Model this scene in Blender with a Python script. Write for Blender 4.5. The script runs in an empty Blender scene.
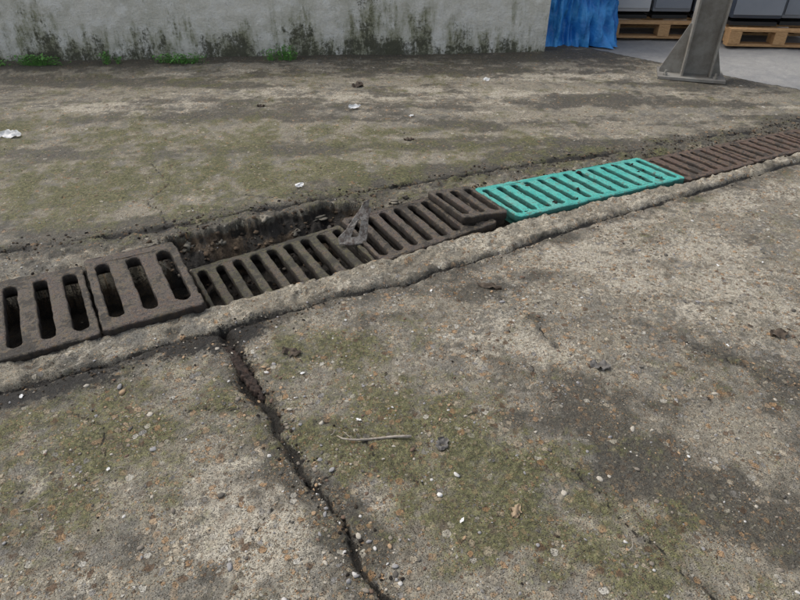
import bpy, bmesh, math, random
import numpy as np
from mathutils import Vector, Matrix, noise as mn
random.seed(7); rng=np.random.RandomState(5)
scene=bpy.context.scene
scene.view_settings.view_transform='Standard'; scene.view_settings.look='None'; scene.view_settings.exposure=0

# ------------------------------------------------------------------ frame of the drain
OX,OY=.492,2.296; A=math.radians(24.5); CA,SA=math.cos(A),math.sin(A)
M_D=Matrix.Translation((OX,OY,0))@Matrix.Rotation(A,4,'Z')
def W2D(X,Y):
    dx=X-OX; dy=Y-OY
    return dx*CA+dy*SA, -dx*SA+dy*CA
def D2W(s,t):
    return OX+s*CA-t*SA, OY+s*SA+t*CA

# ------------------------------------------------------------------ numpy noise
TAB=[np.random.RandomState(100+i).rand(256,256) for i in range(8)]
def vn(x,y,k=0):
    T=TAB[k%8]; xi=np.floor(x).astype(int); yi=np.floor(y).astype(int)
    fx=x-xi; fy=y-yi; fx=fx*fx*(3-2*fx); fy=fy*fy*(3-2*fy)
    a=T[xi&255,yi&255]; b=T[(xi+1)&255,yi&255]; c=T[xi&255,(yi+1)&255]; d=T[(xi+1)&255,(yi+1)&255]
    return (a*(1-fx)+b*fx)*(1-fy)+(c*(1-fx)+d*fx)*fy
def fbm(x,y,k=0,o=4,g=.5):
    r=0;a=.5;n=0
    for i in range(o):
        r=r+a*vn(x*2**i*.97+y*.24*2**i+17.3*i,y*2**i*.97-x*.24*2**i+9.1*i,k+i); n+=a; a*=g
    return r/n
def sst(a,b,x):
    u=np.clip((x-a)/(b-a),0,1); return u*u*(3-2*u)

def tf(s):
    return np.interp(s,[-2.6,-1.9,-1.3,-.57,0,.98,1.9,4,60],[-.16,-.135,-.115,-.06,-.012,-.005,.04,.08,.08])+(fbm(s*14,s*0,1,4,.6)-.5)*.026
def tb(s):
    return np.interp(s,[-2.6,-1.97,-1.4,-.09,.93,2.16,60],[.37,.355,.33,.340,.312,.295,.295])+(fbm(s*11,s*0+5,2,5,.6)-.45)*.05
def to(s):   # outer edge of the front haunch
    return np.interp(s,[-60,-1.9,-1.3,-.6,0,.9,1.8,4],[-.27,-.27,-.245,-.225,-.165,-.09,-.03,-.0])+(fbm(s*7,s*0+9,3,6,.62)-.5)*.06
def tj(s):   # joint behind the drain
    return np.interp(s,[-60,-2,-1.2,-.6,.55,1.1,2.2,60],[.66,.645,.56,.57,.50,.44,.40,.40])+(fbm(s*5,s*0+3,4,6,.62)-.5)*.07
def sj(t):   # transverse joint in the front slab
    return np.interp(-t,[.2,.4,.65,1.28,3,60],[-1.30,-1.265,-1.235,-1.155,-1.0,-1.0])+(fbm(t*7,t*0+2,5,6,.62)-.5)*.085

def blob(X,Y,cx,cy,rx,ry,amp,ang=0):
    a=math.radians(ang); dx=X-cx; dy=Y-cy
    u=(dx*math.cos(a)+dy*math.sin(a))/rx; v=(-dx*math.sin(a)+dy*math.cos(a))/ry
    return amp*np.exp(-(u*u+v*v))
MOSS=[(-.85,2.8,.7,.32,.85,0),(-1.7,2.5,.6,.38,.8,0),(.3,3.3,.9,.3,.45,0),(-.80,1.10,.42,.20,1.0,10),(-.8,.8,.25,.15,.6,0),
 (-.25,1.42,.22,.14,.9,0),(-.02,1.12,.36,.16,.85,-15),(.2,.92,.36,.15,.85,-15),(.48,.72,.3,.12,.7,0),(.11,.78,.2,.1,.6,0),(-1.2,3.4,.9,.3,.65,0),
 (-2.6,3.3,.6,.5,.75,0),(.9,2.95,.8,.16,.45,24),(-.2,2.75,.5,.2,.5,10),(-1,4.6,2.2,.3,.4,0),(-1.1,1.35,.4,.08,.5,24),(.35,1.3,.3,.1,.35,-30),(-.5,.95,.15,.1,.4,0),(.75,1.3,.3,.1,.35,-40)]
DARK=[(.28,1.8,.3,.07,1.0,10),(.56,1.12,.52,.12,.85,-46),(.75,.86,.3,.15,.75,-30),(-.6,3.65,.8,.1,.95,0),(-2,4.4,.9,.25,.7,0),
 (-1.4,2.25,.6,.1,.85,5),(-1.0,1.22,.35,.05,.6,20),(.55,3.55,.7,.1,.7,0),(1.3,3.95,.8,.14,.65,0),(-1.9,3.05,.9,.1,.7,0),(.0,2.8,.5,.08,.95,18),(1.15,1.35,.35,.15,.5,-30),
 (.3,2.95,.5,.09,.75,22),(1.2,3.2,.6,.06,.7,24),(-.4,3.15,.6,.06,.5,4),(1.1,1.0,.3,.2,.5,-40),(0.3,4.75,1.2,.12,.6,0),(-.95,.75,.2,.08,.5,10),(.05,1.6,.3,.05,.5,20),(-1.9,2.75,.5,.06,.5,0),(-.15,.9,.2,.07,.4,-50)]
LIGHT=[(-.3,4.15,1.5,.22,.85,0),(-2,3.9,.7,.12,.7,0),(.31,1.46,.24,.13,1.1,-20),(.92,1.98,.6,.2,1.0,10),(1.25,1.65,.4,.2,.8,0),(1.3,2.45,.8,.15,.7,20),
 (-.34,.82,.26,.15,1.1,-45),(-.02,.84,.1,.08,.4,0),(-1.0,.92,.12,.06,.4,0),(1.3,3.5,.9,.15,.6,0),(.9,4.6,1.0,.2,.5,0),(-1.6,2.62,.5,.05,.4,0),(.8,3.75,.8,.08,.5,2),(-.45,1.62,.1,.05,.3,20),(-.2,1.25,.1,.05,.5,-30)]
CRACKS=[([(-.23,1.16),(-.12,1.10),(-.05,1.0),(.06,.93)],.0035),([(-.95,1.22),(-.8,1.12),(-.74,.98)],.003),([(-.18,.98),(-.28,.9),(-.33,.8)],.004),
 ([(-.38,1.22),(-.52,1.18),(-.62,1.2)],.003),([(.3,1.78),(.45,1.6),(.5,1.45)],.0025),([(-1.0,2.3),(-1.15,2.5),(-1.1,2.7),(-1.3,2.95)],.004),([(.9,1.5),(1.1,1.3),(1.3,1.25)],.0025),
 ([(-.15,2.55),(-.35,2.62),(-.62,2.55),(-.8,2.6)],.004),([(.42,1.0),(.55,.8),(.66,.62)],.004)]
def polyd(X,Y,pts):
    d=np.full(X.shape,9.)
    for (ax,ay),(bx,by) in zip(pts,pts[1:]):
        vx,vy=bx-ax,by-ay; u=np.clip(((X-ax)*vx+(Y-ay)*vy)/(vx*vx+vy*vy),0,1)
        d=np.minimum(d,np.hypot(X-ax-u*vx,Y-ay-u*vy))
    return d

def field(s,t):
    X,Y=D2W(s,t)
    F=tf(s);B=tb(s);Oo=to(s);J=tj(s);SJ=sj(t)
    near=sst(9,4,np.hypot(s,t))
    f9=fbm(X*9,Y*9,1,5,.6); f30=fbm(X*30,Y*30,5,4,.65); f60=fbm(X*75,Y*75,2,3,.6)
    z=(fbm(X*1.3,Y*1.3,0,3)-.5)*.02*near+(f9-.5)*.010*near+(f30-.5)*.006*near+(f60-.5)*.005*near
    WXn=X+(fbm(X*5,Y*5,2,3)-.5)*.28; WYn=Y+(fbm(X*5+9,Y*5,4,3)-.5)*.20
    moss=sum(blob(WXn,WYn,*b[:5],ang=b[5]) for b in MOSS)+(f9-.5)*1.8+(f30-.5)*1.2-.03
    g9=fbm(X*7+31,Y*10,6,5,.62); g30=fbm(X*34+3,Y*34,3,4,.65)
    dark=sum(blob(WXn,WYn,*b[:5],ang=b[5]) for b in DARK)+(g9-.5)*1.7+(g30-.5)*1.2+.05
    h9=fbm(X*8+61,Y*11,7,5,.62); h30=fbm(X*31+13,Y*31,1,4,.65)
    light=sum(blob(WXn,WYn,*b[:5],ang=b[5]) for b in LIGHT)+(h9-.5)*1.6+(h30-.5)*1.1-.06
    wl=5.06+.08*(X+3.2)/1.1*.85
    dw=wl-Y
    dark=dark+.95*np.exp(-(np.maximum(dw,0)/.27)**2)
    far=sst(2.4,3.2,Y)
    light=light+far*(fbm(X*.9,Y*6,3,5,.6)-.5)*2.2; dark=dark+far*(fbm(X*.9+7,Y*6,5,5,.6)-.43)*2.2
    moss=moss+sst(1.9,2.3,Y)*sst(4.9,4.2,Y)*.16
    black=np.zeros_like(s); soil=np.zeros_like(s)
    front=(t<Oo)
    agg=np.where(front,.95,.35)
    instrip=sst(Oo-.005,Oo+.02,t)*sst(F+.02,F,t)
    z=z+instrip*.008+instrip*(f30-.5)*.018
    chip=instrip*sst(.58,.72,fbm(s*13,t*13,4,4,.6)); z=z-chip*.010; dark=dark+chip*.4
    light=light+instrip*.24; moss=moss-.25*instrip; dark=dark-.08*instrip
    agg=agg*(1-instrip)+.5*instrip
    wv=.004+.017*vn(s*11,t*0+1,2)**2
    d=np.abs(t-Oo+.006)
    left=sst(-.85,-1.25,s)
    on=sst(.30,.5,fbm(s*4,s*0+14,6,3)+.12+.3*left)
    g=np.exp(-(d/wv)**2)*(.35+.65*on)
    z=z-g*.016*(s<2.2)
    black=np.maximum(black,g)
    bl=np.exp(-((t-Oo+.045)/(.035+.07*fbm(s*7,t*7,3,3)))**2)*left*sst(.36,.62,fbm(s*10,t*18,5,5,.65)+.10)
    black=np.maximum(black,bl*.85); z=z+bl*.005
    dark=dark+.75*np.exp(-((t-Oo+.03)/.06)**2)*(s<1.6)
    m=(t<Oo)
    wj=.003+.020*vn(t*13,t*0+3,4)**2
    d=np.abs(s-SJ); g=np.exp(-(d/wj)**2)*m
    z=z-g*.022; black=np.maximum(black,g*1.05)
    up_=sst(-.75,-.6,t)
    gg=np.exp(-((s-SJ)/.034)**2)*m*up_*sst(.34,.54,fbm(s*18,t*14,3,4,.6)+.08)
    black=np.maximum(black,gg*.85); soil=np.maximum(soil,gg*.8); z=z-gg*.010
    sp_=np.exp(-(d/.035)**2)*m*sst(.50,.70,fbm(s*25,t*25,2,3)); black=np.maximum(black,sp_*.8); z=z-sp_*.006
    dark=dark+.65*np.exp(-(d/.075)**2)*m
    light=light+.4*np.exp(-((s-SJ-.07)/.03)**2)*m*vn(t*6,t*0,2)
    wx=X+(fbm(X*16,Y*16,3,4,.6)-.5)*.06; wy=Y+(fbm(X*16+5,Y*16,6,4,.6)-.5)*.06
    for pts,wd_ in CRACKS:
        d=polyd(wx,wy,pts); g=np.exp(-(d/wd_)**2)
        z=z-g*.005; black=np.maximum(black,g*.8); dark=dark+.35*np.exp(-(d/.025)**2)
    # joint behind drain
    jw=.004+.022*vn(s*9,t*0+8,1)**2
    d=np.abs(t-J); on=sst(.34,.5,fbm(s*3.2,s*0+7,5,4)+.05)
    g=np.exp(-(d/jw)**2)*(.3+.7*on)
    z=z-g*.018; black=np.maximum(black,g*.95); dark=dark+1.0*np.exp(-(d/.10)**2)
    sp_=np.exp(-(d/.055)**2)*sst(.45,.66,fbm(s*16,t*22,4,4,.6)); black=np.maximum(black,sp_*.8); z=z-sp_*.006
    bh=sst(B-.01,B+.01,t)*sst(J,J-.03,t)
    light=light+bh*.08; z=z+bh*(fbm(s*18,t*18,4,4,.6)-.5)*.038; dark=dark+bh*.3
    lip=np.exp(-((t-B)/.03)**2)*bh*sst(.40,.58,fbm(s*20,t*20,1,4,.6)); black=np.maximum(black,lip*.85); z=z-lip*.016
    # broken haunch behind the sunken grates
    Bk=sst(-1.46,-1.34,s)*sst(-.40,-.62,s)
    edge=B+.015+(.13*Bk)*(0.4+1.1*fbm(s*10,s*0+11,6,5,.65))
    hole=Bk*sst(edge+.010,edge-.016,t)*(t>F+.01)
    depth=-.045-.11*sst(edge,B-.06,t)+(fbm(s*22,t*22,3,5,.6)-.5)*.065
    z=z*(1-hole)+hole*depth
    soil=np.maximum(soil,hole); black=np.maximum(black*(1-hole),hole*sst(.32,.54,fbm(s*13,t*13,2,4)))
    light=light*(1-hole); moss=moss*(1-hole)
    ins=(t>F+.002)&(t<B-.002)
    bed=-.17+(fbm(s*16,t*16,5,4)-.5)*.05+.065*sst(-1.5,-1.1,s)*sst(-.4,-.7,s)+.10*sst(.9,1.1,s)+.05*sst(-.1,.1,s)*fbm(s*6,t*6,2,3)
    z=np.where(ins,np.where(hole>.5,np.minimum(depth,-.06)-.03,bed),z)
    black=np.where(ins,np.maximum(black,.40+.5*fbm(s*9,t*9,2,3)),black)
    soil=np.where(ins,1,soil); light=np.where(ins,0,light)
    nx,ny=.746,.666
    dr=(X-1.72)*nx+(Y-5.47)*ny+(fbm(X*3,Y*3,2,3)-.5)*.04
    road=sst(.0,.05,dr)
    black=np.maximum(black,.75*np.exp(-((dr)/.02)**2)*(near>0)); z=z-.02*road*near
    moss=moss*(1-road); dark=dark-.3*road; light=light*(1-.5*road)+.25*road; agg=agg*(1-.6*road)
    return z,moss,dark,light,black,soil,agg,road
def H(s,t):
    return float(field(np.array([s],float),np.array([t],float))[0][0])

# ------------------------------------------------------------------ grid
def grow(a,step,end,k=1.12):
    r=[];x=a
    while abs(x)<abs(end):
        x+=step; step*=k; r.append(x)
    return r
sc=list(np.arange(-2.7,1.5,.0075))+list(np.arange(1.5,3.6,.018)); sc=sc+grow(3.6,.03,400)
sc=[-v for v in grow(2.7,.02,400)][::-1]+sc
tc=list(np.arange(-1.95,-.012,.0075))+[0,.004]+list(np.arange(.014,.312,.0095))+[.316,.32]+list(np.arange(.33,.8,.0075))+list(np.arange(.8,3.3,.014))
tc=tc+grow(3.3,.03,400); tc=[-v for v in grow(1.95,.02,400)][::-1]+tc
sc=np.array(sc);tc=np.array(tc)
S,T=np.meshgrid(sc,tc,indexing='ij')
off0=tf(S); off1=tb(S)-.32
w0=np.interp(T,[-.5,0,.004,.316,.32,.75],[0,1,1,0,0,0]); w1=np.interp(T,[-.5,0,.004,.316,.32,.75],[0,0,0,1,1,0])
T2=T+(off0*w0+off1*w1)
z,moss,dark,light,black,soil,agg,road=field(S,T2)
ns,nt=S.shape
co=np.stack([S,T2,z],-1).reshape(-1,3)
idx=np.arange(ns*nt).reshape(ns,nt)
q=np.stack([idx[:-1,:-1],idx[1:,:-1],idx[1:,1:],idx[:-1,1:]],-1).reshape(-1,4)
me=bpy.data.meshes.new('ground')
me.vertices.add(len(co)); me.vertices.foreach_set('co',co.astype(np.float32).ravel())
me.loops.add(q.size); me.loops.foreach_set('vertex_index',q.astype(np.int32).ravel())
me.polygons.add(len(q)); me.polygons.foreach_set('loop_start',np.arange(0,q.size,4,dtype=np.int32))
me.polygons.foreach_set('use_smooth',np.ones(len(q),bool))
me.update(calc_edges=True)
def attr(name,r,g,b):
    at=me.color_attributes.new(name,'FLOAT_COLOR','POINT')
    c=np.stack([r,g,b,np.ones_like(r)],-1).astype(np.float32).ravel(); at.data.foreach_set('color',c)
XX,YY=D2W(S,T2)
tone=fbm(XX*3.5,YY*3.5,2,6,.6); tone2=fbm(XX*20,YY*20,4,4,.65)
attr('m1',moss,dark,light); attr('m2',black,soil,agg); attr('m3',road,tone,tone2)
ground=bpy.data.objects.new('ground',me); scene.collection.objects.link(ground); ground.matrix_world=M_D

# ------------------------------------------------------------------ node helper
class N:
    def __init__(s,name):
        s.m=bpy.data.materials.new(name); s.m.use_nodes=True; s.t=s.m.node_tree; s.n=s.t.nodes; s.l=s.t.links
        s.b=s.n['Principled BSDF']; s.co=s.n.new('ShaderNodeTexCoord').outputs['Object']
    def set(s,sock,v):
        if isinstance(v,bpy.types.NodeSocket): s.l.new(v,sock)
        else:
            if isinstance(v,tuple) and len(v)==3 and sock.type=='RGBA': v=(*v,1)
            sock.default_value=v
    def noise(s,sc,det=4,rough=.6,vec=None,color=False):
        n=s.n.new('ShaderNodeTexNoise'); n.inputs['Scale'].default_value=sc;n.inputs['Detail'].default_value=det;n.inputs['Roughness'].default_value=rough
        s.l.new(vec or s.co,n.inputs['Vector']); return n.outputs['Color' if color else 'Fac']
    def voro(s,sc,feature='F1',vec=None,dim='3D'):
        n=s.n.new('ShaderNodeTexVoronoi'); n.voronoi_dimensions=dim; n.feature=feature; n.inputs['Scale'].default_value=sc
        s.l.new(vec or s.co,n.inputs['Vector']); return n
    def math(s,op,a,b=0,c=0,clamp=False):
        n=s.n.new('ShaderNodeMath'); n.operation=op;n.use_clamp=clamp
        for i,v in enumerate((a,b,c)): s.set(n.inputs[i],v)
        return n.outputs[0]
    def mr(s,v,a,b,c=0,d=1,smooth=True):
        n=s.n.new('ShaderNodeMapRange'); n.interpolation_type='SMOOTHSTEP' if smooth else 'LINEAR'
        s.set(n.inputs[0],v)
        for i,x in enumerate((a,b,c,d)): s.set(n.inputs[i+1],x)
        return n.outputs[0]
    def mix(s,f,a,b,bt='MIX'):
        n=s.n.new('ShaderNodeMix'); n.data_type='RGBA'; n.blend_type=bt; n.clamp_factor=True
        s.set(n.inputs[0],f); s.set(n.inputs[6],a); s.set(n.inputs[7],b); return n.outputs[2]
    def ramp(s,f,stops,const=False):
        n=s.n.new('ShaderNodeValToRGB'); e=n.color_ramp.elements
        if const:n.color_ramp.interpolation='CONSTANT'
        while len(e)<len(stops): e.new(.5)
        for i,(p,c) in enumerate(stops): e[i].position=p; e[i].color=(*c,1)
        s.l.new(f,n.inputs[0]); return n.outputs[0]
    def mapping(s,sc,vec=None):
        n=s.n.new('ShaderNodeMapping'); n.inputs['Scale'].default_value=sc; s.l.new(vec or s.co,n.inputs[0]); return n.outputs[0]
    def attr(s,name):
        n=s.n.new('ShaderNodeAttribute'); n.attribute_name=name
        x=s.n.new('ShaderNodeSeparateColor'); s.l.new(n.outputs['Color'],x.inputs[0]); return x.outputs
    def bump(s,h,dist=.01,strength=1,normal=None):
        n=s.n.new('ShaderNodeBump'); n.inputs['Distance'].default_value=dist; n.inputs['Strength'].default_value=strength
        s.l.new(h,n.inputs['Height'])
        if normal: s.l.new(normal,n.inputs['Normal'])
        return n.outputs[0]
    def fin(s,col,rough=.9,normal=None,spec=.3,metal=0):
        s.set(s.b.inputs['Base Color'],col); s.set(s.b.inputs['Roughness'],rough); s.set(s.b.inputs['Specular IOR Level'],spec); s.set(s.b.inputs['Metallic'],metal)
        if normal: s.l.new(normal,s.b.inputs['Normal'])
        return s.m

# ground material
g=N('weathered_concrete')
m1=g.attr('m1'); m2=g.attr('m2'); m3=g.attr('m3')
nE=g.noise(70,5,.78); nD=g.noise(480,2,.7)
nEs=g.math('SUBTRACT',nE,.5)
base=g.mix(g.mr(m3[1],.35,.65),(.320,.290,.232),(.215,.204,.178))
base=g.mix(g.mr(m3[2],.3,.7),base,(.35,.315,.248))
def fmask(m,amp,a,b,c,d): return g.mr(g.math('MULTIPLY_ADD',nEs,amp,m),a,b,c,d)
base=g.mix(fmask(m1[2],2.0,.30,.78,0,.9),base,(.55,.50,.41))
dkf=fmask(m1[1],1.8,.22,.82,0,.85)
base=g.mix(dkf,base,(.068,.062,.049))
mosscol=g.mix(g.mr(nE,.35,.65),(.072,.078,.021),(.172,.168,.064))
base=g.mix(fmask(m1[0],2.0,.28,1.05,0,.82),base,mosscol)
wv2=g.n.new('ShaderNodeVectorMath'); wv2.operation='MULTIPLY_ADD'
nW=g.noise(110,1,.5,color=True)
g.l.new(nW,wv2.inputs[0]); wv2.inputs[1].default_value=(.009,.009,.0); g.l.new(g.co,wv2.inputs[2])
def stones(sc,thr0,thr1,rad):
    v=g.voro(sc,vec=wv2.outputs[0],dim='2D'); cs=g.n.new('ShaderNodeSeparateColor'); g.l.new(v.outputs['Color'],cs.inputs[0])
    thr=g.mr(m2[2],0,1,thr0,thr1,False)
    pres=g.math('GREATER_THAN',cs.outputs[0],thr)
    r=g.math('MULTIPLY_ADD',cs.outputs[1],rad,rad*.35)
    rel=g.math('DIVIDE',v.outputs['Distance'],r)
    f=g.math('MULTIPLY',pres,g.mr(rel,.8,1.0,1,0))
    rim=g.math('MULTIPLY',pres,g.math('MULTIPLY',g.mr(rel,.8,1.0),g.mr(rel,1.0,1.35,1,0)))
    col=g.ramp(cs.outputs[2],[(0,(.20,.17,.13)),(.18,(.42,.27,.15)),(.34,(.27,.26,.25)),(.52,(.50,.43,.33)),(.68,(.17,.11,.07)),(.80,(.44,.32,.21)),(.93,(.62,.59,.53))],True)
    return f,col,rim
f1,c1,r1=stones(52,.98,.60,.46); f2,c2,r2=stones(135,.90,.50,.46); f3,c3,r3=stones(300,.88,.58,.44)
dim=g.mix(g.mr(g.math('ADD',m1[0],m1[1]),.2,1.4,0,.7),(1,1,1),(.48,.44,.34))
vis=g.mr(m3[2],.38,.60,.35,1)
for f_,c_,k_,r_ in ((f3,c3,.7,r3),(f2,c2,.85,r2),(f1,c1,.9,r1)):
    base=g.mix(g.math('MULTIPLY',g.math('MULTIPLY',r_,.55),vis),base,(.055,.048,.036))
    base=g.mix(g.math('MULTIPLY',g.math('MULTIPLY',f_,k_),vis),base,g.mix(1,c_,dim,'MULTIPLY'))
pv=g.voro(230,vec=g.mapping((1,1,0))); pv.voronoi_dimensions='2D'; pc=g.n.new('ShaderNodeSeparateColor'); g.l.new(pv.outputs['Color'],pc.inputs[0])
pf=g.math('MULTIPLY',g.math('GREATER_THAN',pc.outputs[1],.66),g.mr(pv.outputs['Distance'],.18,.38,1,0))
base=g.mix(g.math('MULTIPLY',pf,.75),base,(.045,.038,.028))
base=g.mix(1,base,g.mix(g.mr(nD,.25,.75),(.58,.57,.55),(1.36,1.36,1.34)),'MULTIPLY')
base=g.mix(1,base,g.mix(g.mr(nE,.28,.72),(.62,.61,.58),(1.3,1.3,1.28)),'MULTIPLY')
base=g.mix(g.math('MULTIPLY',m3[0],.75),base,g.mix(m3[2],(.34,.34,.335),(.46,.455,.44)))
sf=g.mr(g.math('MULTIPLY_ADD',nEs,1.0,m2[1]),.4,.6)
base=g.mix(sf,base,g.ramp(nE,[(0,(.02,.015,.010)),(.45,(.06,.042,.025)),(.62,(.12,.085,.05)),(.8,(.045,.045,.02))]))
bf=g.mr(g.math('MULTIPLY_ADD',nEs,1.9,m2[0]),.38,.66)
base=g.mix(g.math('MULTIPLY',bf,.93),base,g.mix(g.mr(nD,.5,.8),(.014,.012,.009),(.05,.042,.03)))
hgt=g.math('MULTIPLY_ADD',nD,.35,g.math('MULTIPLY',nE,1.5))
hgt=g.math('SUBTRACT',g.math('MULTIPLY_ADD',f2,.3,hgt),g.math('MULTIPLY',pf,.25))
nrm=g.bump(hgt,.007,1)
rgh=g.math('SUBTRACT',g.math('MULTIPLY_ADD',dkf,-.28,.86),g.math('MULTIPLY',bf,.12))
ground.data.materials.append(g.fin(base,rgh,nrm,.35))

# ------------------------------------------------------------------ mesh helpers
def obj(name,bm_or_me,mat=None,mw=None,parent=None,smooth=False):
    if isinstance(bm_or_me,bmesh.types.BMesh):
        m=bpy.data.meshes.new(name); bm_or_me.to_mesh(m); bm_or_me.free()
    else: m=bm_or_me
    o=bpy.data.objects.new(name,m); scene.collection.objects.link(o)
    if mat and not m.materials: m.materials.append(mat)
    if smooth:
        for p in m.polygons:p.use_smooth=True
    if parent: o.parent=parent
    if mw is not None: o.matrix_world=mw
    return o
def empty(name,mw=None):
    o=bpy.data.objects.new(name,None); scene.collection.objects.link(o)
    if mw is not None:o.matrix_world=mw
    return o
def addbox(bm,c,d,rot=None,bev=0):
    r=bmesh.ops.create_cube(bm,size=1); vs=r['verts']
    M=Matrix.Translation(c)@(rot or Matrix.Identity(4))@Matrix.Diagonal((*d,1))
    bmesh.ops.transform(bm,matrix=M,verts=vs)
    if bev:
        es=list({e for v in vs for e in v.link_edges})
        bmesh.ops.bevel(bm,geom=es,offset=bev,segments=2,affect='EDGES',profile=.6)
def addpoly(bm,pts,thick,M):
    vs=[bm.verts.new((x,y,0)) for x,y in pts]; f=bm.faces.new(vs)
    r=bmesh.ops.extrude_face_region(bm,geom=[f]); nv=[v for v in r['geom'] if isinstance(v,bmesh.types.BMVert)]
    bmesh.ops.translate(bm,vec=(0,0,thick),verts=nv)
    bmesh.ops.transform(bm,matrix=M,verts=vs+nv)

# ------------------------------------------------------------------ grate
def stadium(cx,cy,w,l,seg=9,nl=14):
    r=w/2; pts=[]
    for i in range(seg+1):
        a=math.pi*i/seg; pts.append((cx+r*math.cos(a),cy+l/2-r+r*math.sin(a)))
    for i in range(1,nl): pts.append((cx-r,cy+(l/2-r)*(1-2*i/nl)))
    for i in range(seg+1):
        a=math.pi+math.pi*i/seg; pts.append((cx+r*math.cos(a),cy-l/2+r+r*math.sin(a)))
    for i in range(1,nl): pts.append((cx+r,cy-(l/2-r)*(1-2*i/nl)))
    sd=random.random()*90
    return [(x+.0035*mn.noise(Vector((x*60,y*60,sd))),y+.0035*mn.noise(Vector((x*60,y*60,sd+7)))) for x,y in pts]
def grate_mesh(L,Wd,n,slotw,margin,thick=.022,skip=(),bev=.004):
    cu=bpy.data.curves.new('g','CURVE'); cu.dimensions='2D'; cu.fill_mode='BOTH'; cu.extrude=thick/2; cu.bevel_depth=bev; cu.bevel_resolution=2; cu.offset=-bev
    def sp(pts):
        p=cu.splines.new('POLY'); p.points.add(len(pts)-1)
        for i,(x,y) in enumerate(pts): p.points[i].co=(x,y,0,1)
        p.use_cyclic_u=True
    c=.012; cor=[(c,0),(L-c,0),(L,c),(L,Wd-c),(L-c,Wd),(c,Wd),(0,Wd-c),(0,c)]; out=[]; sd=random.random()*90
    for (ax,ay),(bx,by) in zip(cor,cor[1:]+cor[:1]):
        k=max(1,int(math.hypot(bx-ax,by-ay)/.015))
        for i in range(k):
            x=ax+(bx-ax)*i/k;y=ay+(by-ay)*i/k
            out.append((x+.006*mn.noise(Vector((x*35,y*35,sd))),y+.006*mn.noise(Vector((x*35,y*35,sd+5)))))
    sp(out)
    pitch=(L)/n
    for i in range(n):
        if i in skip: continue
        cx=pitch*(i+.5)
        sp(stadium(cx,Wd/2+random.uniform(-.002,.002),slotw*random.uniform(.93,1.06),Wd-2*margin)[::-1])
    o=bpy.data.objects.new('tmp',cu); scene.collection.objects.link(o)
    dg=bpy.context.evaluated_depsgraph_get(); m=bpy.data.meshes.new_from_object(o.evaluated_get(dg))
    bpy.data.objects.remove(o); bm=bmesh.new(); bm.from_mesh(m)
    for i in range(n+1):
        x=min(max(pitch*i,.012),L-.012)
        addbox(bm,(x,Wd/2,-thick/2-.016),(.012,Wd-.03,.03))
    addbox(bm,(L/2,.010,-thick/2-.016),(L-.03,.012,.03)); addbox(bm,(L/2,Wd-.010,-thick/2-.016),(L-.03,.012,.03))
    m2=bpy.data.meshes.new('grate'); bm.to_mesh(m2); bm.free()
    return m2
def place_grate(name,mat,s0,s1,f0,b0,f1,b1,zs,n,slotw,margin,skip=(),shear=-.10,thick=.022,bev=.004):
    L=s1-s0; Wd=.5*((b0-f0)+(b1-f1))
    m=grate_mesh(L,Wd,n,slotw,margin,thick,skip,bev)
    k=len(m.vertices); c=np.empty(k*3,np.float32); m.vertices.foreach_get('co',c); c=c.reshape(-1,3)
    u=c[:,0]/L; v=c[:,1]/Wd
    t=(f0+(f1-f0)*u)*(1-v)+(b0+(b1-b0)*u)*v
    zz=zs[0]*(1-u)*(1-v)+zs[1]*u*(1-v)+zs[2]*u*v+zs[3]*(1-u)*v
    s=s0+u*L+shear*(t-(f0+b0)/2)
    zn=c[:,2]+zz+(fbm(s*50,t*50,2,4,.7)-.5)*.007
    c=np.stack([s,t,zn],-1).astype(np.float32); m.vertices.foreach_set('co',c.ravel()); m.update()
    return obj(name,m,mat,M_D)

def iron(name,a,b,mosscol,mossamt,dust):
    k=N(name); n1=k.noise(11,5,.7); n2=k.noise(75,5,.75); n3=k.noise(330,2,.7)
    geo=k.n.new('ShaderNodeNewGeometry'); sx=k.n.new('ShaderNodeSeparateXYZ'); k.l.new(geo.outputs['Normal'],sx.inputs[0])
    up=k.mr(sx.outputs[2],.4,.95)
    c=k.mix(k.mr(n1,.40,.60),a,b)
    c=k.mix(k.mr(n2,.50,.64,0,.8),c,(.20,.118,.070))
    c=k.mix(k.mr(n2,.36,.49,1,0),c,(.026,.021,.017))
    c=k.mix(k.math('MULTIPLY',k.math('MULTIPLY',k.mr(n3,.48,.68),up),dust),c,(.34,.29,.225))
    mo=k.math('MULTIPLY',k.mr(k.math('ADD',n1,k.math('MULTIPLY',n2,.8)),.80,1.0),mossamt)
    c=k.mix(mo,c,mosscol)
    c=k.mix(k.mr(k.math('ADD',n1,k.math('MULTIPLY',n2,-.6)),.20,.29,0,.85),c,(.042,.035,.027))
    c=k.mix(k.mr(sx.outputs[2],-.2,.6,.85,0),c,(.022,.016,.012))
    h=k.math('ADD',k.math('MULTIPLY',n3,.35),n2)
    return k.fin(c,k.mr(n2,.3,.7,.5,.9),k.bump(h,.012,1),.4,.0)
rust=iron('rusty_cast_iron',(.090,.070,.059),(.158,.128,.106),(.095,.095,.045),.35,.5)
rustm=iron('mossy_cast_iron',(.080,.064,.047),(.125,.102,.076),(.080,.090,.040),.65,.45)
rustr=iron('red_rusty_cast_iron',(.115,.070,.052),(.15,.095,.074),(.12,.12,.06),.2,.45)
k=N('teal_paint'); n1=k.noise(25,5,.75); n2=k.noise(120,4,.7); n4=k.noise(7,3,.6)
c=k.mix(k.mr(n1,.35,.65),(.04,.35,.295),(.085,.49,.415))
c=k.mix(k.mr(n4,.4,.7,0,.5),c,(.20,.45,.38))
c=k.mix(k.mr(n2,.53,.66,0,.85),c,(.12,.11,.075)); c=k.mix(k.mr(n1,.54,.66,0,.8),c,(.12,.115,.08))
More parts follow.
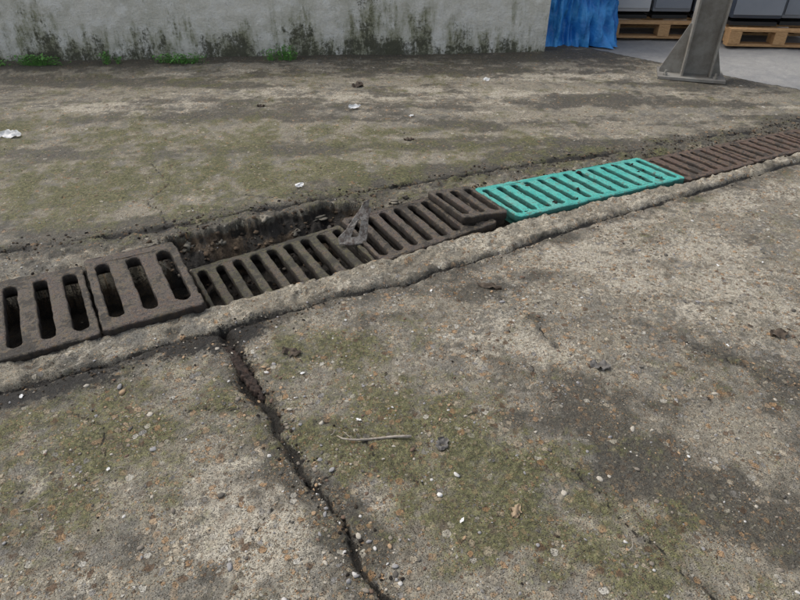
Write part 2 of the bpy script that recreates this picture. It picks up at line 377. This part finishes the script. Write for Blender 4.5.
geo=k.n.new('ShaderNodeNewGeometry'); sx=k.n.new('ShaderNodeSeparateXYZ'); k.l.new(geo.outputs['Normal'],sx.inputs[0])
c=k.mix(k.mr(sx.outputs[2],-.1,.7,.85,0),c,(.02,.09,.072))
teal=k.fin(c,.65,k.bump(k.math('ADD',n2,n1),.007,1),.4)

def tfi(s): return float(tf(np.array([s]))[0])
def tbi(s): return float(tb(np.array([s]))[0])
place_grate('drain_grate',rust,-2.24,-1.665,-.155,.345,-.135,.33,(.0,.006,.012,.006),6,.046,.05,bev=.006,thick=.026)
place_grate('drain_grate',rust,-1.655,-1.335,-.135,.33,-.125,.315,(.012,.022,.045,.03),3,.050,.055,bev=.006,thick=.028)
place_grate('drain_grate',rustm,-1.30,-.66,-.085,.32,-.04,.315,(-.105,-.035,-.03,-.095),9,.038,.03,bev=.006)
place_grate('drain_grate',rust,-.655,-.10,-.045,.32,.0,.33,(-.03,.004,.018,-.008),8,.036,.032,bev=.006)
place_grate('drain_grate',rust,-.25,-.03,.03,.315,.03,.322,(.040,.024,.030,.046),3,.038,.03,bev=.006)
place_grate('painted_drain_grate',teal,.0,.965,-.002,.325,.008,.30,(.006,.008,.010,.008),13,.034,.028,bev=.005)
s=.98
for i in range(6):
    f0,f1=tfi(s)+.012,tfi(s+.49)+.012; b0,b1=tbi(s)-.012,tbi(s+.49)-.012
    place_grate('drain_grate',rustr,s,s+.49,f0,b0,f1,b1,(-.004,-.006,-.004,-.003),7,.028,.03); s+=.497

# ------------------------------------------------------------------ debris
def stone_bm(bm,c,r,flat=.6,sub=1,rough=.3):
    res=bmesh.ops.create_icosphere(bm,subdivisions=sub,radius=1); sd=random.random()*100
    R=Matrix.Rotation(random.random()*6.28,4,'Z')@Matrix.Rotation(random.uniform(-.4,.4),4,'X')
    sx,sy,sz=r*random.uniform(.8,1.3),r*random.uniform(.6,1),r*flat*random.uniform(.7,1.1)
    for v in res['verts']:
        n=1+rough*(mn.noise(v.co*1.3+Vector((sd,0,0))))*2
        p=Vector((v.co.x*sx*n,v.co.y*sy*n,v.co.z*sz*n)); v.co=(R@p)+Vector(c)
    return res['verts']
def stone_obj(name,pts,mat,sub=1,flat=.6,rough=.25):
    base=[]
    for kk in range(8):
        bm=bmesh.new(); stone_bm(bm,(0,0,0),1,flat,sub,rough); base.append((np.array([v.co[:] for v in bm.verts]),np.array([[v.index for v in f.verts] for f in bm.faces]))); bm.free()
    P=np.array(pts); zz=field(P[:,0],P[:,1])[0]
    V=[];Fc=[];C=[];o=0
    for i,(s_,t_,r) in enumerate(pts):
        b,f=base[random.randrange(8)]; a=random.random()*6.28; ca,sa=math.cos(a),math.sin(a)
        x=b[:,0]*ca-b[:,1]*sa; y=b[:,0]*sa+b[:,1]*ca
        V.append(np.stack([x*r+s_,y*r+t_,b[:,2]*r+zz[i]+r*.15],-1)); Fc.append(f+o); o+=len(b); C.append(np.full(len(b),random.random()))
    m=bpy.data.meshes.new(name); m.from_pydata(np.concatenate(V).tolist(),[],np.concatenate(Fc).tolist())
    at=m.attributes.new('rnd','FLOAT','POINT'); at.data.foreach_set('value',np.concatenate(C).astype(np.float32))
    return obj(name,m,mat,M_D,smooth=(sub>1))
def rndmat(name,stops,rough=.85):
    k=N(name); a=k.n.new('ShaderNodeAttribute'); a.attribute_name='rnd'
    c=k.ramp(a.outputs['Fac'],stops,True); n=k.noise(300,2,.7)
    c=k.mix(1,c,k.mix(n,(.6,.6,.6),(1.3,1.3,1.3)),'MULTIPLY'); return k.fin(c,rough,k.bump(n,.001,.6),.3)
peb=rndmat('pebble_stone',[(0,(.22,.19,.15)),(.22,(.36,.25,.15)),(.4,(.27,.26,.25)),(.55,(.42,.38,.31)),(.68,(.15,.10,.07)),(.78,(.10,.09,.075)),(.93,(.52,.50,.46))])
dirt=rndmat('soil_clods',[(0,(.02,.016,.012)),(.4,(.04,.03,.02)),(.65,(.07,.05,.032)),(.85,(.11,.08,.05))],.95)
pts=[]
while len(pts)<8500:
    s_=random.uniform(-2.3,1.6); t_=random.uniform(-1.8,2.2)
    if -.17<t_<.4: continue
    if t_>.4 and random.random()>.3: continue
    if random.random()>.3+1.1*float(vn(np.array([s_*4]),np.array([t_*4]),3)[0])**2: continue
    pts.append((s_,t_,.0012+.0038*random.random()**3.5))
for _ in range(150): pts.append((random.uniform(-2,.8),random.uniform(-1.6,-.3),random.uniform(.004,.009)))
for _ in range(400):
    t_=random.uniform(-1.6,-.3); s_=float(sj(np.array([t_]))[0]); pts.append((s_+random.gauss(0,.06),t_,.0015+.006*random.random()**3))
stone_obj('pebbles',pts,peb,2,.45)
pts=[]
for _ in range(1500):
    s_=random.uniform(-2.3,1.5); l=1 if s_<-1.0 else .25
    if random.random()>l: continue
    o=float(to(np.array([s_]))[0]); pts.append((s_,o-.03+random.gauss(0,.03 if s_<-1 else .012),.0012+.005*random.random()**4))
for _ in range(620):
    t_=random.uniform(-1.6,-.3); s_=float(sj(np.array([t_]))[0]); pts.append((s_+random.gauss(0,.022),t_,.0012+.006*random.random()**4))
for _ in range(1500):
    s_=random.uniform(-2.2,2.4); t_=float(tj(np.array([s_]))[0]); pts.append((s_,t_+random.gauss(0,.035),.0015+.007*random.random()**3))
for _ in range(900):
    s_=random.uniform(-2.2,2.4); t_=float(tb(np.array([s_]))[0]); pts.append((s_,t_+abs(random.gauss(0,.03))+.004,.0015+.008*random.random()**3))
for _ in range(1200):
    pts.append((random.uniform(-2.2,1.5),random.uniform(-1.7,2.4),.001+.004*random.random()**4))
stone_obj('soil_crumbs',pts,dirt,1,.6)
pts=[]
for _ in range(460):
    s_=random.uniform(-1.45,-.45); t_=random.uniform(.28,.5); pts.append((s_,t_,.002+.012*random.random()**4))
for _ in range(500):
    s_=random.uniform(-2.2,2.); t_=random.uniform(.0,.3); pts.append((s_,t_,.003+.007*random.random()**2))
rub=rndmat('rubble_stone',[(0,(.035,.026,.018)),(.45,(.07,.05,.032)),(.75,(.12,.085,.055)),(.92,(.26,.22,.17))],.95)
stone_obj('rubble',pts,rub,2,.7)
pts=[(-1.52,.40,.03),(-1.42,.44,.022),(-1.30,.46,.026),(-1.17,.43,.02),(-.72,.47,.028),(-.60,.41,.030),(-.52,.38,.026),(-.97,.46,.022),(-.85,.42,.018),(-.4,.375,.022),(-.33,.40,.014),(-.2,.38,.016),(.3,.36,.012),(.7,.34,.012)]
stone_obj('broken_concrete',pts,rndmat('broken_concrete_mat',[(0,(.22,.195,.15)),(.35,(.15,.135,.105)),(.7,(.09,.078,.058))]),3,.45,.75)
def gr(s0,s1,t0,t1,n,rm=.006):
    return [(random.uniform(s0,s1),random.uniform(t0,t1),.0012+rm*random.random()**4) for _ in range(n)]
def on_grate(name,lst,z0,mat):
    bm=bmesh.new()
    for s_,t_,r in lst: stone_bm(bm,(s_,t_,z0),r,.6,1,.25)
    return obj(name,bm,mat,M_D)
on_grate('grit_on_painted_grate',gr(.0,.93,.01,.30,170,.011),.022,dirt)
on_grate('grit_on_iron_grate',gr(1.0,2.3,.04,.28,60,.006),.010,dirt)

# ------------------------------------------------------------------ leaves, twig, scraps
def flatmat(name,c1,c2,rough=.8):
    k=N(name); n=k.noise(90,4,.7); return k.fin(k.mix(k.mr(n,.35,.65),c1,c2),rough,k.bump(n,.001,.5),.3)
def leaf(name,X,Y,ln,wd,ang,mat,curl=.3,zoff=.004,tilt=0):
    s_,t_=W2D(X,Y); z0=H(s_,t_)+zoff+abs(math.sin(math.radians(tilt)))*wd*.5
    bm=bmesh.new(); nu,nv=16,8; sd=random.random()*50; rows=[]
    for i in range(nu+1):
        u=i/nu; w=wd*.5*math.sin(math.pi*min(1,u*.94+.04))**.6
        row=[]
        for j in range(nv+1):
            v=j/nv*2-1
            ww=w*(1+.7*mn.noise(Vector((u*7,sd,(v>0)*5))))
            x=(u-.5)*ln; y=v*ww
            zc=curl*ln*(v*v*.10+(u-.5)**2*.3)+.35*wd*mn.noise(Vector((u*4,v*1.6,sd)))
            row.append(bm.verts.new((x,y,zc)))
        rows.append(row)
    for i in range(nu):
        for j in range(nv): bm.faces.new((rows[i][j],rows[i+1][j],rows[i+1][j+1],rows[i][j+1]))
    return obj(name,bm,mat,Matrix.Translation((X,Y,z0))@Matrix.Rotation(math.radians(ang),4,'Z')@Matrix.Rotation(math.radians(tilt),4,'X'),smooth=True)
pale=flatmat('pale_litter',(.66,.65,.61),(.78,.77,.74)); brown=flatmat('dead_leaf_brown',(.045,.034,.025),(.09,.068,.048)); grey=flatmat('grey_decayed_leaf',(.08,.075,.068),(.16,.15,.135))
tan=flatmat('tan_leaf',(.26,.19,.12),(.34,.26,.17))
leaf('litter_scrap',-.29,3.84,.085,.035,25,pale,.4,tilt=35); leaf('litter_scrap',-.48,2.66,.05,.028,50,pale,.5,tilt=25); leaf('litter_scrap',-2.22,3.34,.13,.05,-3,pale,.2,tilt=25); leaf('litter_scrap',.63,4.5,.05,.03,0,pale,.3,tilt=40)
leaf('litter_scrap',.07,3.7,.03,.02,20,pale); leaf('litter_scrap',.66,.60,.03,.018,30,pale,.3)
leaf('dead_leaf',-.335,1.425,.06,.035,-10,brown,.3); leaf('dead_leaf',-.30,4.35,.08,.07,10,brown,.6,.008); leaf('dead_leaf',.60,1.36,.06,.04,-20,grey,.4); leaf('dead_leaf',1.22,1.52,.06,.04,10,brown,.4)
leaf('dead_leaf',.32,1.79,.09,.03,-20,brown,.3); leaf('dead_leaf',.11,1.06,.045,.03,70,grey,.5)
leaf('dead_leaf',.05,3.3,.06,.04,0,brown,.4); leaf('dead_leaf',-.9,3.9,.05,.04,0,brown,.4); leaf('dead_leaf',.27,.86,.04,.025,60,tan,.1)
for _ in range(60):
    X=random.uniform(-1.2,1.5);Y=random.uniform(.7,2.0)
    s_,t_=W2D(X,Y)
    if t_>-.2: continue
    leaf('litter_scrap' if _%5==0 else 'dead_leaf',X,Y,random.uniform(.007,.018),random.uniform(.004,.009),random.uniform(0,180),(pale,brown,grey,tan,brown)[_%5],.3,.003)
def tube(name,pts,r0,r1,mat):
    bm=bmesh.new(); rings=[]; n=6
    for i,p in enumerate(pts):
        a=(Vector(pts[min(i+1,len(pts)-1)])-Vector(pts[max(i-1,0)])).normalized()
        x=a.cross(Vector((0,0,1))).normalized(); y=a.cross(x); r=r0+(r1-r0)*i/(len(pts)-1)
        rings.append([bm.verts.new(Vector(p)+x*r*math.cos(2*math.pi*j/n)+y*r*math.sin(2*math.pi*j/n)) for j in range(n)])
    for a,b in zip(rings,rings[1:]):
        for j in range(n): bm.faces.new((a[j],a[(j+1)%n],b[(j+1)%n],b[j]))
    bm.faces.new(rings[0][::-1]); bm.faces.new(rings[-1])
    return obj(name,bm,mat,smooth=True)
tw=flatmat('dry_twig',(.40,.36,.30),(.24,.20,.155))
def gz(X,Y): return H(*W2D(X,Y))
pl=[(-.165,1.085),(-.15,1.072),(-.12,1.07),(-.09,1.078),(-.05,1.082),(-.01,1.084),(.03,1.083)]
tube('twig',[(x,y,gz(x,y)+.006+.003*math.sin(i*1.3)) for i,(x,y) in enumerate(pl)],.0018,.0042,tw)
pl=[(-.12,1.07),(-.135,1.085),(-.15,1.10)]; tube('twig',[(x,y,gz(x,y)+.007) for x,y in pl],.0014,.0008,tw)
for _ in range(36):
    X=random.uniform(-1,1.3);Y=random.uniform(.75,1.7);a=random.random()*3.1;l=random.uniform(.015,.06)
    tube('twig',[(X+math.cos(a+.3*i)*l*i/3,Y+math.sin(a+.3*i)*l*i/3,gz(X,Y)+.004) for i in range(4)],.0009,.0005,tw if random.random()<.5 else brown)
stone_obj('white_pebble',[(*W2D(.095,.905),.0085)],rndmat('white_stone',[(0,(.65,.63,.58)),(.5,(.7,.68,.62))]),3,.6,.1)

# rusty sliver of metal buried in the joint
k=N('rusty_strip'); n1=k.noise(60,5,.75)
rs=k.fin(k.ramp(n1,[(.3,(.015,.012,.010)),(.5,(.035,.024,.018)),(.7,(.08,.048,.033))]),.8,k.bump(n1,.008,1),.3)
bm=bmesh.new(); rows=[]
for i in range(61):
    t_=-.33-.28*i/60; sc_=float(np.interp(-t_,[.2,.4,.65],[-1.315,-1.275,-1.235])); w=.014+.012*mn.noise(Vector((i*.35,0,0)))-.010*max(0,(i-45)/15)
    row=[]
    for j,(dx,dz) in enumerate(((-1,-.02),(-1,.0),(-.5,.0),(.0,-.004),(.5,.0),(1,.001),(1,-.02))):
        row.append(bm.verts.new((sc_+dx*w+.006*mn.noise(Vector((i*.8,j,9))),t_,-.003+dz+.010*mn.noise(Vector((i*.4,j*.7,3))))))
    rows.append(row)
for i in range(60):
    for j in range(6): bm.faces.new((rows[i][j],rows[i][j+1],rows[i+1][j+1],rows[i+1][j]))
obj('rusty_metal_strip',bm,rs,M_D,smooth=True)

# broken metal bracket: jagged cast fragment standing up
k=N('bent_steel'); n1=k.noise(70,5,.7); bs=k.fin(k.mix(k.mr(n1,.4,.62),(.27,.25,.22),(.11,.085,.068)),.65,k.bump(n1,.006,1),.4,.1)
cu=bpy.data.curves.new('b','CURVE'); cu.dimensions='2D'; cu.fill_mode='BOTH'; cu.extrude=.004; cu.bevel_depth=.002; cu.bevel_resolution=1
for pts in ([(-.01,0),(.04,-.006),(.095,.0),(.104,.03),(.112,.09),(.128,.135),(.116,.142),(.122,.168),(.100,.160),(.088,.140),(.055,.10),(.020,.055),(-.012,.028)],[(.034,.024),(.070,.026),(.086,.09),(.078,.098),(.060,.075)]):
    p=cu.splines.new('POLY');p.points.add(len(pts)-1);p.use_cyclic_u=True
    for i,(x,y) in enumerate(pts):p.points[i].co=(x,y,0,1)
o=bpy.data.objects.new('t',cu);scene.collection.objects.link(o); m=bpy.data.meshes.new_from_object(o.evaluated_get(bpy.context.evaluated_depsgraph_get()));bpy.data.objects.remove(o)
for v in m.vertices: v.co.z+=.010*mn.noise(Vector((v.co.x*18,v.co.y*18,1)))+v.co.y*v.co.y*1.2
obj('bent_metal_bracket',m,bs,Matrix.Translation((-.235,2.125,-.012))@Matrix.Rotation(math.radians(8),4,'Z')@Matrix.Rotation(math.radians(50),4,'X'))

# ------------------------------------------------------------------ wall
WX0,WY0,WX1,WY1=-9.0,4.65,1.23,5.40
wa=math.atan2(WY1-WY0,WX1-WX0); wl=math.hypot(WX1-WX0,WY1-WY0)
wm=Matrix.Translation((WX1,WY1,0))@Matrix.Rotation(wa,4,'Z')
bm=bmesh.new(); TH=.22; HT=1.25
xs=np.linspace(-wl,0,420); zs_=np.linspace(-.06,HT,60)
fr=[[bm.verts.new((x,(.01*(mn.noise(Vector((x*2,z*2,0))))+.006*mn.noise(Vector((x*14,z*14,2)))),z)) for z in zs_] for x in xs]
for i in range(len(xs)-1):
    for j in range(len(zs_)-1): bm.faces.new((fr[i][j],fr[i+1][j],fr[i+1][j+1],fr[i][j+1]))
bk=[[bm.verts.new((x,TH,z)) for z in (-.06,HT)] for x in (xs[0],xs[-1])]
bm.faces.new([fr[-1][j] for j in range(len(zs_))][::1]+[bk[1][1],bk[1][0]])
bm.faces.new([fr[i][-1] for i in range(len(xs))]+[bk[1][1],bk[0][1]])
bm.faces.new((bk[0][0],bk[1][0],bk[1][1],bk[0][1])); bm.faces.new([fr[0][j] for j in range(len(zs_))][::-1]+[bk[0][0],bk[0][1]])
bmesh.ops.recalc_face_normals(bm,faces=bm.faces[:])
k=N('mouldy_wall'); sp=k.n.new('ShaderNodeSeparateXYZ'); k.l.new(k.co,sp.inputs[0]); zc=sp.outputs[2]
n1=k.noise(1.8,4,.65); n2=k.noise(8,6,.72); n3=k.noise(45,4,.75); n4=k.noise(5,6,.72,k.mapping((1.8,1,.40)))
c=k.mix(k.mr(n1,.35,.65),(.68,.66,.58),(.55,.54,.46)); c=k.mix(k.mr(n2,.45,.6,0,.8),c,(.74,.73,.67))
f=k.math('ADD',k.mr(zc,0,.40,.85,.05,False),k.math('MULTIPLY',k.math('SUBTRACT',n4,.5),3.2)); f=k.math('ADD',f,k.math('MULTIPLY',k.math('SUBTRACT',n3,.5),1.2))
f=k.math('ADD',f,k.math('MULTIPLY',k.math('SUBTRACT',n1,.5),2.5))
c=k.mix(k.mr(f,.2,1.0,0,.78),c,(.185,.19,.095))
f2=k.math('ADD',k.mr(zc,0,.30,.85,-.12,False),k.math('MULTIPLY',k.math('SUBTRACT',n4,.5),2.0)); f2=k.math('ADD',f2,k.math('MULTIPLY',k.math('SUBTRACT',n3,.5),2.0)); f2=k.math('ADD',f2,k.math('MULTIPLY',k.math('SUBTRACT',n2,.5),2.4))
f2=k.math('ADD',f2,k.math('MULTIPLY',k.math('SUBTRACT',n1,.5),3.4))
c=k.mix(k.mr(f2,.35,1.0,0,.85),c,(.065,.064,.044))
c=k.mix(1,c,k.mix(n3,(.75,.75,.75),(1.2,1.2,1.2)),'MULTIPLY')
wallmat=k.fin(c,.9,k.bump(k.math('ADD',n3,k.math('MULTIPLY',n2,.6)),.012,.8),.25)
obj('concrete_wall',bm,wallmat,wm,smooth=False)

gm=flatmat('weed_green',(.07,.19,.035),(.14,.32,.07),.6)
def weed(X,Y,w,n,hh=.045):
    bm=bmesh.new(); z0=gz(X,Y)
    for _ in range(n):
        px=random.gauss(0,w*.45); py=random.gauss(0,.018); hz=random.uniform(.005,hh); a=random.random()*6.28; l=random.uniform(.014,.034)
        R=Matrix.Translation((px,py,hz))@Matrix.Rotation(a,4,'Z')@Matrix.Rotation(random.uniform(-.7,.5),4,'Y')
        p=[(0,0,0),(l*.35,l*.3,.002),(l*.8,l*.22,0),(l,0,-.003),(l*.8,-l*.22,0),(l*.35,-l*.3,.002)]
        bm.faces.new([bm.verts.new(R@Vector(q)) for q in p])
        st=[bm.verts.new(v) for v in ((px-.0008,py,hz),(px+.0008,py,hz),(px*.8+.001,py*.8,-.005),(px*.8-.001,py*.8,-.005))]; bm.faces.new(st)
    return obj('weed',bm,gm,Matrix.Translation((X,Y,z0)))
weed(-2.86,4.97,.19,240,.07); weed(-1.72,5.02,.16,170,.07); weed(-1.9,5.05,.08,50,.06); weed(-.92,5.11,.10,100,.11); weed(-1.05,5.09,.05,40,.08); weed(-2.35,5.03,.05,40,.09);weed(-3.15,4.95,.05,20,.04);weed(-2.25,5.02,.03,20,.05)

# ------------------------------------------------------------------ steel column
k=N('galvanised_steel'); n1=k.noise(8,5,.65); n2=k.noise(80,4,.7)
stl=k.fin(k.mix(k.mr(n1,.35,.65),k.mix(n2,(.25,.24,.21),(.33,.32,.29)),k.mix(n2,(.17,.155,.13),(.24,.22,.19))),.6,k.bump(n2,.002,.5),.4,.25)
cm=Matrix.Translation((2.19,4.62,0))@Matrix.Rotation(math.radians(-18),4,'Z')
col=empty('steel_column',cm)
bm=bmesh.new(); hw=.095
addbox(bm,(-hw,0,1.95),(.014,.20,3.86),bev=.002); addbox(bm,(hw,0,1.95),(.014,.20,3.86),bev=.002); addbox(bm,(0,0,1.95),(2*hw-.014,.010,3.86))
obj('h_section',bm,stl,cm,col)
bm=bmesh.new(); addbox(bm,(-.03,0,.008),(.46,.30,.022),bev=.003); obj('base_plate',bm,stl,cm,col)
bm=bmesh.new(); RX=Matrix.Rotation(math.radians(90),4,'X')
addpoly(bm,[(-.102,.02),(-.25,.02),(-.25,.04),(-.115,.36),(-.102,.36)],.012,Matrix.Translation((0,.006,0))@RX)
addpoly(bm,[(.102,.02),(.17,.02),(.17,.04),(.115,.2),(.102,.2)],.012,Matrix.Translation((0,.006,0))@RX)
obj('gusset',bm,stl,cm,col)
bm=bmesh.new()
for bx in (-.21,.13):
    for by in (-.11,.11):
        bmesh.ops.create_cone(bm,cap_ends=True,segments=6,radius1=.017,radius2=.017,depth=.014,matrix=Matrix.Translation((bx,by,.026)))
        bmesh.ops.create_cone(bm,cap_ends=True,segments=12,radius1=.009,radius2=.009,depth=.04,matrix=Matrix.Translation((bx,by,.035)))
obj('anchor_bolts',bm,stl,cm,col)

# ------------------------------------------------------------------ tarp covered stack
k=N('blue_tarpaulin'); n1=k.noise(6,5,.6); n2=k.noise(40,3,.6)
tm=k.fin(k.mix(k.mr(n1,.35,.65),(.02,.19,.55),(.06,.34,.75)),.4,k.bump(k.math('ADD',n1,k.math('MULTIPLY',n2,.3)),.03,.8),.5)
bm=bmesh.new(); cx,cy,hx,hy=1.50,6.05,.42,.38; NP=260; rings=[]
for zi in range(44):
    z_=1.05*zi/43; ring=[]
    for i in range(NP):
        a=2*math.pi*i/NP; ca,sa=math.cos(a),math.sin(a)
        r=1/((abs(ca)**6+abs(sa)**6)**(1/6))
        fold=.07*mn.noise(Vector((ca*5,sa*5,z_*1.5)))+.08*mn.noise(Vector((ca*12,sa*12,z_*3+4)))+.035*mn.noise(Vector((ca*28,sa*28,z_*10)))
        fl=.09*max(0,1-z_/.15)**2*(.5+mn.noise(Vector((ca*6,sa*6,1))))
        top=0 if z_<.95 else (z_-.95)*.9
        ring.append(bm.verts.new((cx+ca*r*(hx+fold+fl-top),cy+sa*r*(hy+fold+fl-top),z_-.01)))
    rings.append(ring)
for a,b in zip(rings,rings[1:]):
    for j in range(NP): bm.faces.new((a[j],a[(j+1)%NP],b[(j+1)%NP],b[j]))
bm.faces.new(rings[-1])
obj('blue_tarpaulin_stack',bm,tm,smooth=True)

# ------------------------------------------------------------------ pallets + cabinets
wood=N('pallet_wood'); n1=wood.noise(30,4,.7,wood.mapping((1,6,6))); wd=wood.fin(wood.mix(wood.mr(n1,.3,.7),(.36,.20,.09),(.56,.35,.17)),.8,wood.bump(n1,.003,.6),.3)
def pallet(X,Y,ang,L=.8,Wd=1.2):
    M=Matrix.Translation((X,Y,0))@Matrix.Rotation(math.radians(ang),4,'Z'); e=empty('wooden_pallet',M)
    bm=bmesh.new()
    for y in (-.5,-.25,0,.25,.5): addbox(bm,(0,y*(Wd-.1),.133),(L,.10,.02),bev=.002)
    for x in (-.5,0,.5): addbox(bm,(x*(L-.1),0,.112),(.1,Wd,.02),bev=.002)
    obj('deck_boards',bm,wd,M,e); bm=bmesh.new()
    for x in (-.5,0,.5):
        for y in (-.5,0,.5): addbox(bm,(x*(L-.1),y*(Wd-.14),.062),(.1,.14,.079),bev=.002)
    obj('blocks',bm,wd,M,e); bm=bmesh.new()
    for y in (-.5,0,.5): addbox(bm,(0,y*(Wd-.12),.012),(L,.1,.02),bev=.002)
    obj('runners',bm,wd,M,e)
def paint(name,a,b,rough=.5):
    k=N(name); n=k.noise(5,4,.6); return k.fin(k.mix(n,a,b),rough,k.bump(n,.002,.3),.4)
gA=paint('grey_painted_steel',(.17,.19,.215),(.26,.28,.31)); gB=paint('dark_blue_grey_steel',(.045,.055,.075),(.07,.085,.11)); gC=paint('light_steel',(.42,.43,.43),(.52,.53,.53)); blk=paint('black_rubber',(.02,.02,.02),(.035,.035,.035))
def cabinet(X,Y,ang,w,d,h,z0,body,n=2):
    M=Matrix.Translation((X,Y,z0))@Matrix.Rotation(math.radians(ang),4,'Z'); e=empty('equipment_cabinet',M)
    bm=bmesh.new(); addbox(bm,(0,0,h/2+.03),(w,d,h-.06),bev=.012); obj('body',bm,body,M,e)
    bm=bmesh.new(); addbox(bm,(0,0,.015),(w*.94,d*.94,.03)); obj('plinth',bm,blk,M,e)
    bm=bmesh.new()
    for i in range(n): addbox(bm,(-w/2+w/n*(i+.5),-d/2-.008,h/2+.03),(w/n-.02,.016,h-.12),bev=.004)
    obj('doors',bm,gA if body is gB else body,M,e)
    bm=bmesh.new()
    for i in range(n): addbox(bm,(-w/2+w/n*(i+.85),-d/2-.028,h*.55),(.02,.022,.14),bev=.004)
    for j in range(5): addbox(bm,(0,-d/2-.020,h*.7+.025*j),(w/n*.6,.008,.008))
    obj('handles_and_vents',bm,blk,M,e)
pallet(2.45,6.45,-4,1.0,1.1); cabinet(2.15,6.4,-4,.34,.7,1.1,.146,gC,1); cabinet(2.52,6.4,-4,.34,.72,1.2,.146,gA,1); cabinet(2.84,6.4,-4,.24,.7,1.0,.146,gB,1)
pallet(3.35,6.10,-6,.85,1.1); cabinet(3.15,6.08,-6,.42,.75,1.2,.146,gB,1); cabinet(3.56,6.08,-6,.36,.75,1.1,.146,gA,1)
pallet(4.6,6.2,-6,1.0,1.1); cabinet(4.6,6.2,-6,.9,.8,1.2,.146,gB,2)
pallet(3.7,7.8,-6,1.0,1.1); cabinet(3.7,7.8,-6,.9,.8,1.2,.146,gA,2)

clad=N('cladding'); wv=clad.n.new('ShaderNodeTexWave'); wv.inputs['Scale'].default_value=3; clad.l.new(clad.co,wv.inputs[0])
cl=clad.fin((.36,.38,.40),.5,clad.bump(wv.outputs['Fac'],.02,.6),.4)
e=empty('warehouse',Matrix.Translation((6,24,0)))
bm=bmesh.new(); addbox(bm,(0,0,3.5),(40,8,7.1)); obj('walls',bm,cl,e.matrix_world.copy(),e)
bm=bmesh.new(); addbox(bm,(0,-.2,7.2),(40.6,8.8,.25),bev=.03); obj('roof',bm,gB,e.matrix_world.copy(),e)
bm=bmesh.new()
for x in (-12,-4,4,12): addbox(bm,(x,-4.06,2.2),(4,.08,4.4),bev=.02)
obj('shutter_doors',bm,gC,e.matrix_world.copy(),e)

# ------------------------------------------------------------------ light
w=bpy.data.worlds.new('World'); scene.world=w; w.use_nodes=True; nt_=w.node_tree
sk=nt_.nodes.new('ShaderNodeTexSky'); sk.sky_type='NISHITA'; sk.sun_disc=False; EL,RO=math.radians(52),math.radians(-60)
sk.sun_elevation=EL; sk.sun_rotation=RO; sk.dust_density=4; sk.air_density=1
hs=nt_.nodes.new('ShaderNodeHueSaturation'); hs.inputs['Saturation'].default_value=.5; hs.inputs['Value'].default_value=1.4
nt_.links.new(sk.outputs[0],hs.inputs['Color']); bg=nt_.nodes['Background']; nt_.links.new(hs.outputs[0],bg.inputs[0]); bg.inputs[1].default_value=.15
sd=bpy.data.lights.new('sun','SUN'); sd.energy=1.25; sd.angle=math.radians(25); sd.color=(1,.985,.965); so=bpy.data.objects.new('sun',sd); scene.collection.objects.link(so)
dv=Vector((math.sin(RO)*math.cos(EL),math.cos(RO)*math.cos(EL),math.sin(EL))); so.rotation_euler=dv.to_track_quat('Z','Y').to_euler(); so.location=dv*20

cd=bpy.data.cameras.new('camera'); cam=bpy.data.objects.new('camera',cd); scene.collection.objects.link(cam); scene.camera=cam
cam.location=(0,0,1.2); cam.rotation_euler=(math.radians(90-35),0,0); cd.sensor_width=36; cd.lens=27; cd.clip_start=.05; cd.clip_end=1500
